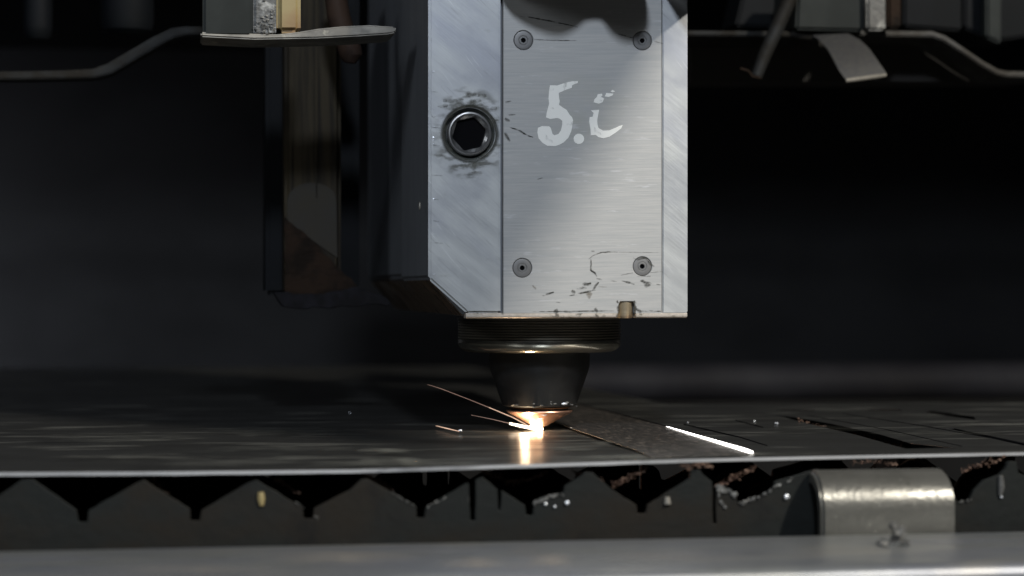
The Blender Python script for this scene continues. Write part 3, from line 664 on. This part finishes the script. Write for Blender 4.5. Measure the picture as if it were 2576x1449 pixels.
# unseen sheet added well above the frame; its slanted edge blocks the warm lamp
ZB2 = 3.0
cp = [(1700, 40), (1655, 130), (1590, 262), (1500, 420), (1370, 640), (1285, 800), (1060, 1200), (900, 1200), (900, -80), (1745, -80)]
loop = []
for x, y in cp:
    p = P(x, y); t = (ZB2-p.z)/(L2.z-p.z); loop.append(p.lerp(L2, t))
cn = link('gantry_canopy', prism(loop, (0, 0, .03)), M['side']); tag(cn, 'sheet-metal gantry canopy above the cutting head, out of the picture', 'canopy')

# =============================================================== THINGS BEHIND THE HEAD
YP = .9
pt = thing('guide_post', uy(785, 745, YP), 'old brownish square metal post hanging left of the cutting head', 'post')
link('post_shaft', prism(pp([(716, 742), (858, 738), (858, -40), (716, -40)], YP), (0, .2, 0), bv=.02, seg=3), M['post'], pt, smooth=True)
link('post_ridge', prism(pp([(793, 500), (800, 500), (800, -40), (793, -40)], YP-.008), (0, .02, 0), bv=.003), M['post'], pt)
link('post_ridge', prism(pp([(733, 480), (738, 480), (738, -40), (733, -40)], YP-.006), (0, .02, 0), bv=.003), M['post'], pt)
# rounded wear pad and dark wedge standing for a shadow at the lower end
pad = [(722, 560)]+[(785+62*math.cos(a), 505+46*math.sin(a)) for a in [math.pi+math.pi*k/12 for k in range(13)]]+[(849, 650)]
link('wear_pad', prism(pp(pad, YP-.008), (0, .03, 0), bv=.003), mat('pad_grey', (.030, .026, .018), .85, .0, (.028, .026, .022), (6, 6, 6)), pt, smooth=True)
wd_ = [(718, 742), (717, 545), (760, 580), (810, 630), (850, 672), (890, 710), (915, 738), (880, 735), (850, 742)]
link('rusty_wedge', prism(ragged(wd_+[wd_[0]], YP-.012, .010)[:-1], (0, .05, 0)), M['rust'], pt)
sl = link('rear_slide', prism(pp([(668, 742), (905, 742), (905, -40), (668, -40)], YP+.3), (0, .3, 0), bv=.02), M['bluebox']); tag(sl, 'dark vertical slide plate behind the brownish post', 'slide plate')
fr = [(688, 735), (700, 757), (712, 772), (735, 776), (760, 778), (800, 774), (830, 777), (862, 770), (900, 772), (940, 766), (975, 770), (985, 764), (965, 745), (930, 735), (900, 722), (870, 728), (800, 740), (740, 740)]
tag(link('rubber_skirt', prism(ragged(fr+[fr[0]], YP-.03, .014)[:-1], (0, .12, 0), bv=.004, seg=1), M['rubber']), 'ragged dark rubber skirt at the foot of the brownish post', 'rubber skirt')
# hose hanging behind the tab
hp = [(842, -60), (846, 0), (852, 40), (864, 80), (878, 115), (882, 140), (880, 158)]
tag(link('brown_hose', tube(pp(hp, .55), [.045, .046, .048, .046, .050, .048, .025], 20), M['hose'], smooth=True), 'dark brown hose with a rounded end, behind the pale steel tab', 'hose')
# pale steel tab + box, nearer than the post
YT = -.1
tb = [(505, 92), (640, 99), (752, 97), (800, 96), (900, 91), (975, 86), (996, 82), (1000, 75), (992, 67), (930, 63), (860, 66), (800, 72), (752, 80), (700, 86), (620, 84), (505, 80)]
tag(link('pale_steel_tab', prism(pp(tb, YT), (0, .28, 0), bv=.010, seg=3), M['tab'], smooth=True), 'pale worn steel tab pointing right towards the cutting head', 'steel tab')
hb = thing('sensor_housing', uy(632, 92, YT+.02), 'boxy grey housing with a yellow end at the top left edge of the picture', 'housing')
link('housing_body', prism(pp([(510, 92), (636, 92), (636, -60), (510, -60)], YT+.0), (0, .3, 0), bv=.012), M['greybox'], hb, smooth=True)
link('crusted_collar', prism(pp([(637, 90), (695, 90), (695, -60), (637, -60)], YT+.004), (0, .28, 0), bv=.012), M['frosty'], hb, smooth=True)
link('yellow_cap', prism(pp([(696, 82), (757, 82), (757, -60), (696, -60)], YT+.0), (0, .28, 0), bv=.02, seg=3), M['yellow'], hb, smooth=True)
bm = bmesh.new()
for k in range(70):
    x, y = random.gauss(672, 13), random.gauss(66, 22)
    if 640 < x < 694 and y < 88: lump(bm, uy(x, y, YT), random.uniform(.002, .006), (1, .5, 1), 1, .7)
o = link('spatter_crust', bm, M['frosty'], hb, smooth=True); o['kind'] = 'stuff'
# bent straps
YB = 1.3
def strap(cl, wd, Y, dep, m, label, name='bent_strap'):
    bm = bmesh.new(); rows = []; n = len(cl)
    for i, (x, y) in enumerate(cl):
        a = Vector(cl[max(i-1, 0)]); b2 = Vector(cl[min(i+1, n-1)]); t = (b2-a).normalized(); q = Vector((-t.y, t.x)); k = wd[i] if hasattr(wd, '__len__') else wd
        up, dn = uy(x-q.x*k/2, y-q.y*k/2, Y), uy(x+q.x*k/2, y+q.y*k/2, Y)
        rows.append([bm.verts.new(up), bm.verts.new(dn), bm.verts.new(dn+Vector((0, dep, 0))), bm.verts.new(up+Vector((0, dep, 0)))])
    for a, b2 in zip(rows, rows[1:]):
        for k in range(4): bm.faces.new((a[k], a[(k+1) % 4], b2[(k+1) % 4], b2[k]))
    bm.faces.new(rows[0]); bm.faces.new(rows[-1])
    bmesh.ops.recalc_face_normals(bm, faces=bm.faces); bevel(bm, .006, 2, 50)
    return tag(link(name, bm, m, smooth=True), label, 'strap')
strap([(-60, 190), (60, 189), (160, 187), (235, 184), (275, 172), (330, 140), (390, 105), (435, 82), (470, 76), (530, 75), (640, 77), (800, 80)], [20, 20, 20, 22, 26, 26, 26, 24, 20, 16, 14, 12], YB, .16, M['strapdark'], 'dull bent steel strap descending to the left edge of the picture')
strap([(1600, 82), (1760, 83), (1900, 84), (2000, 85), (2050, 92)], [12, 12, 12, 14, 14], YB-.1, .5, M['strapdark'], 'straight dark strap directly right of the cutting head')
strap([(2160, 82), (2240, 84), (2300, 85), (2345, 85), (2375, 95), (2420, 124), (2470, 158), (2510, 181), (2535, 186), (2590, 187), (2680, 187)], [12, 13, 13, 13, 13, 12, 12, 13, 14, 14, 14], YB, .34, M['strap'], 'bent steel strap stepping down to the right edge of the picture')
bm = prism(pp([(2165, 93), (2345, 93), (2370, 102), (2500, 190), (2600, 194), (2600, 205), (1740, 205), (1740, 93)], YB+.36), (0, .3, 0)); tag(link('dark_backing_plate', bm, mat('brown_black_plate', (.012, .010, .008), .7)), 'flat brownish-black plate behind the bent straps on the right', 'plate')
# bent blade
bm = bmesh.new()
lft = [(2030, 84, 1.25), (2056, 98, 1.15), (2080, 122, 1.05), (2096, 150, .98), (2110, 178, .93), (2126, 200, .90)]
rgt = [(2108, 80, 1.25), (2140, 92, 1.15), (2170, 108, 1.05), (2192, 130, .98), (2213, 160, .93), (2231, 186, .90)]
rows = []
for a, b2 in zip(lft, rgt):
    u, v = uy(a[0], a[1], a[2]), uy(b2[0], b2[1], b2[2]); n = Vector((.0, .028, .018))
    rows.append([bm.verts.new(q) for q in (u, u.lerp(v, .5), v, v+n, u.lerp(v, .5)+n, u+n)])
for a, b2 in zip(rows, rows[1:]):
    for k in range(6): bm.faces.new((a[k], a[(k+1) % 6], b2[(k+1) % 6], b2[k]))
bm.faces.new(rows[0]); bm.faces.new(rows[-1]); bmesh.ops.recalc_face_normals(bm, faces=bm.faces); bevel(bm, .004, 2, 50)
bl_ = link('guard_tongue', bm, M['blade'], smooth=True); tag(bl_, 'wide curved steel guard tongue hanging down, right of the cutting head', 'guard')
bm = bmesh.new()
e0, e1 = uy(2128, 203, .885), uy(2229, 189, .885)
tube([e0, e0.lerp(e1, .3), e0.lerp(e1, .7), e1], [.009, .010, .010, .008], 10, bm); link('rolled_lip', bm, M['tab'], bl_, smooth=True)
# slanted rods
tag(link('slanted_rod', tube(pp([(2000, -60), (1985, 0), (1950, 80), (1925, 135), (1903, 192)], 1.0), [.034, .034, .033, .031, .026], 16), M['strapdark'], smooth=True), 'slanted dark rod right of the cutting head, leaning left at its foot', 'rod')
tag(link('wire_scrap', tube(pp([(1862, 172), (1882, 178), (1893, 192), (1915, 197)], .98), .005, 8), M['rust'], smooth=True), 'scrap of rusty wire at the foot of the slanted rod', 'wire')
# boxes at the top right
def tbox(name, px, Y, dep, m, label, bv=.012, cat='housing'):
    return tag(link(name, prism(pp(px, Y), (0, dep, 0), bv=bv), m, smooth=True), label, cat)
tbox('valve_block', [(2002, 74), (2176, 78), (2176, -60), (2010, -60)], 1.15, .4, M['greybox'], 'grey valve block at the top edge, behind the curved blade', cat='valve block')
tbox('crusted_bar_end', [(2181, 76), (2229, 76), (2229, -60), (2181, -60)], 1.1, .1, M['frosty'], 'bright spatter-crusted bar end at the top edge, above the curved blade', cat='bar')
tbox('rusty_bar', [(2234, 72), (2268, 70), (2268, -60), (2234, -60)], 1.16, .1, M['rust'], 'thin rusty bar right of the bright crusted bar end', cat='bar')
tbox('dark_blue_housing', [(2274, 66), (2420, 78), (2420, -60), (2274, -60)], 1.5, .4, M['bluebox'], 'dark blue-grey housing at the top edge, above the stepped strap')
tbox('dark_grey_housing', [(2426, 70), (2478, 95), (2530, 100), (2600, 90), (2600, -60), (2426, -60)], 1.7, .4, M['bluebox'], 'dark housing in the top right corner of the picture')
tbox('pale_grey_post', [(2482, 94), (2520, 112), (2520, -60), (2482, -60)], 1.6, .08, M['greybox'], 'narrow grey post in the top right corner', cat='post')
tbox('narrow_black_housing', [(1850, 66), (1992, 70), (1992, -60), (1880, -60)], 1.7, .3, M['bluebox'], 'narrow black-blue housing behind the slanted rod')
# dim cups at the top left
def cup(x, y, w_, label):
    c = uy(x, y, 1.9); r_ = w_*.002
    pr = [(0, 0), (r_*.7, 0), (r_*.92, .02), (r_, .06), (r_, .5)]
    tag(link('dark_cup', lathe(c, pr, 40), M['bluebox'], smooth=True), label, 'cup', 'dim round cups at the top left')
cup(95, 100, 34, 'dim narrow round cup nearest the top left corner'); cup(320, 88, 62, 'dim wide round cup left of the grey housing')
# far rails and columns, blurred
tag(link('rear_rail', tube([Vector((uy(1380, 980, 8).x, 8, -.20)), Vector((9, 8, -.20))], .15, 32), M['bg2'], smooth=True), 'dim blurred rail beyond the sheet on the right', 'rail')

# =============================================================== SPARKS AND GLOW
def spark(pts, rad, m, label, name='spark', n=8):
    return tag(link(name, tube(pts, rad, n), m, smooth=True), label, 'spark', 'sparks at the cut')
gl = bmesh.new(); lump(gl, uy(1356, 1079, -.02), .011, (1.5, 1, .9), 2, .2); lump(gl, uy(1338, 1074, -.02), .008, (1.6, 1, .8), 2, .2)
tag(link('cut_glow', gl, M['core'], smooth=True), 'white-hot glow where the nozzle tip meets the sheet', 'glow')
spark([uy(1358, 1083, -.02), uy(1340, 1078, -.03), uy(1310, 1071.5, -.04), uy(1282, 1065.5, -.05)], [.005, .0055, .006, .004], M['core2'], 'thick white-hot spark left of the nozzle tip')
spark([uy(1343, 1080, -.03), uy(1320, 1066, -.03), uy(1290, 1050, -.04), uy(1230, 1025, -.05)], [.003, .0018, .0015, .0012], M['trail'], 'longest thin spark, rising to the left, lower half')
spark([uy(1230, 1025, -.05), uy(1170, 1001, -.06), uy(1110, 978, -.07), uy(1075, 967, -.07)], [.0012, .0010, .0011, .0005], M['trail2'], 'longest thin spark, rising to the left, faint far half')
spark([uy(1283, 1065.5, -.05), uy(1240, 1055, -.06), uy(1185, 1044, -.07)], [.0012, .0010, .0005], M['trail2'], 'faint low spark left of the thick spark')
spark([uz(1097, 1071, .01), uz(1125, 1078, .008), uz(1155, 1085, .006)], [.001, .002, .0012], M['trail'], 'short separate spark lying low, far left of the nozzle')
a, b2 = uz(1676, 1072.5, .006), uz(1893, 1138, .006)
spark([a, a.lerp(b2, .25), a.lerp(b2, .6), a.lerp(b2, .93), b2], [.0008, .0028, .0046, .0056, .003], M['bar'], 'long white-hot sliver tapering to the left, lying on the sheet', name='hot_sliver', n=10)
def pt_light(name, loc, e, c, r):
    ld = bpy.data.lights.new(name, 'POINT'); ld.energy = e; ld.color = c; ld.shadow_soft_size = r
    o = bpy.data.objects.new(name, ld); COL.objects.link(o); o.location = loc
pt_light('cut_light', uy(1320, 1075, -.10), 2.4, (1, .72, .45), .014)
pt_light('under_cut_light', (0.05, 0, -.06), 1.6, (1, .5, .3), .02)
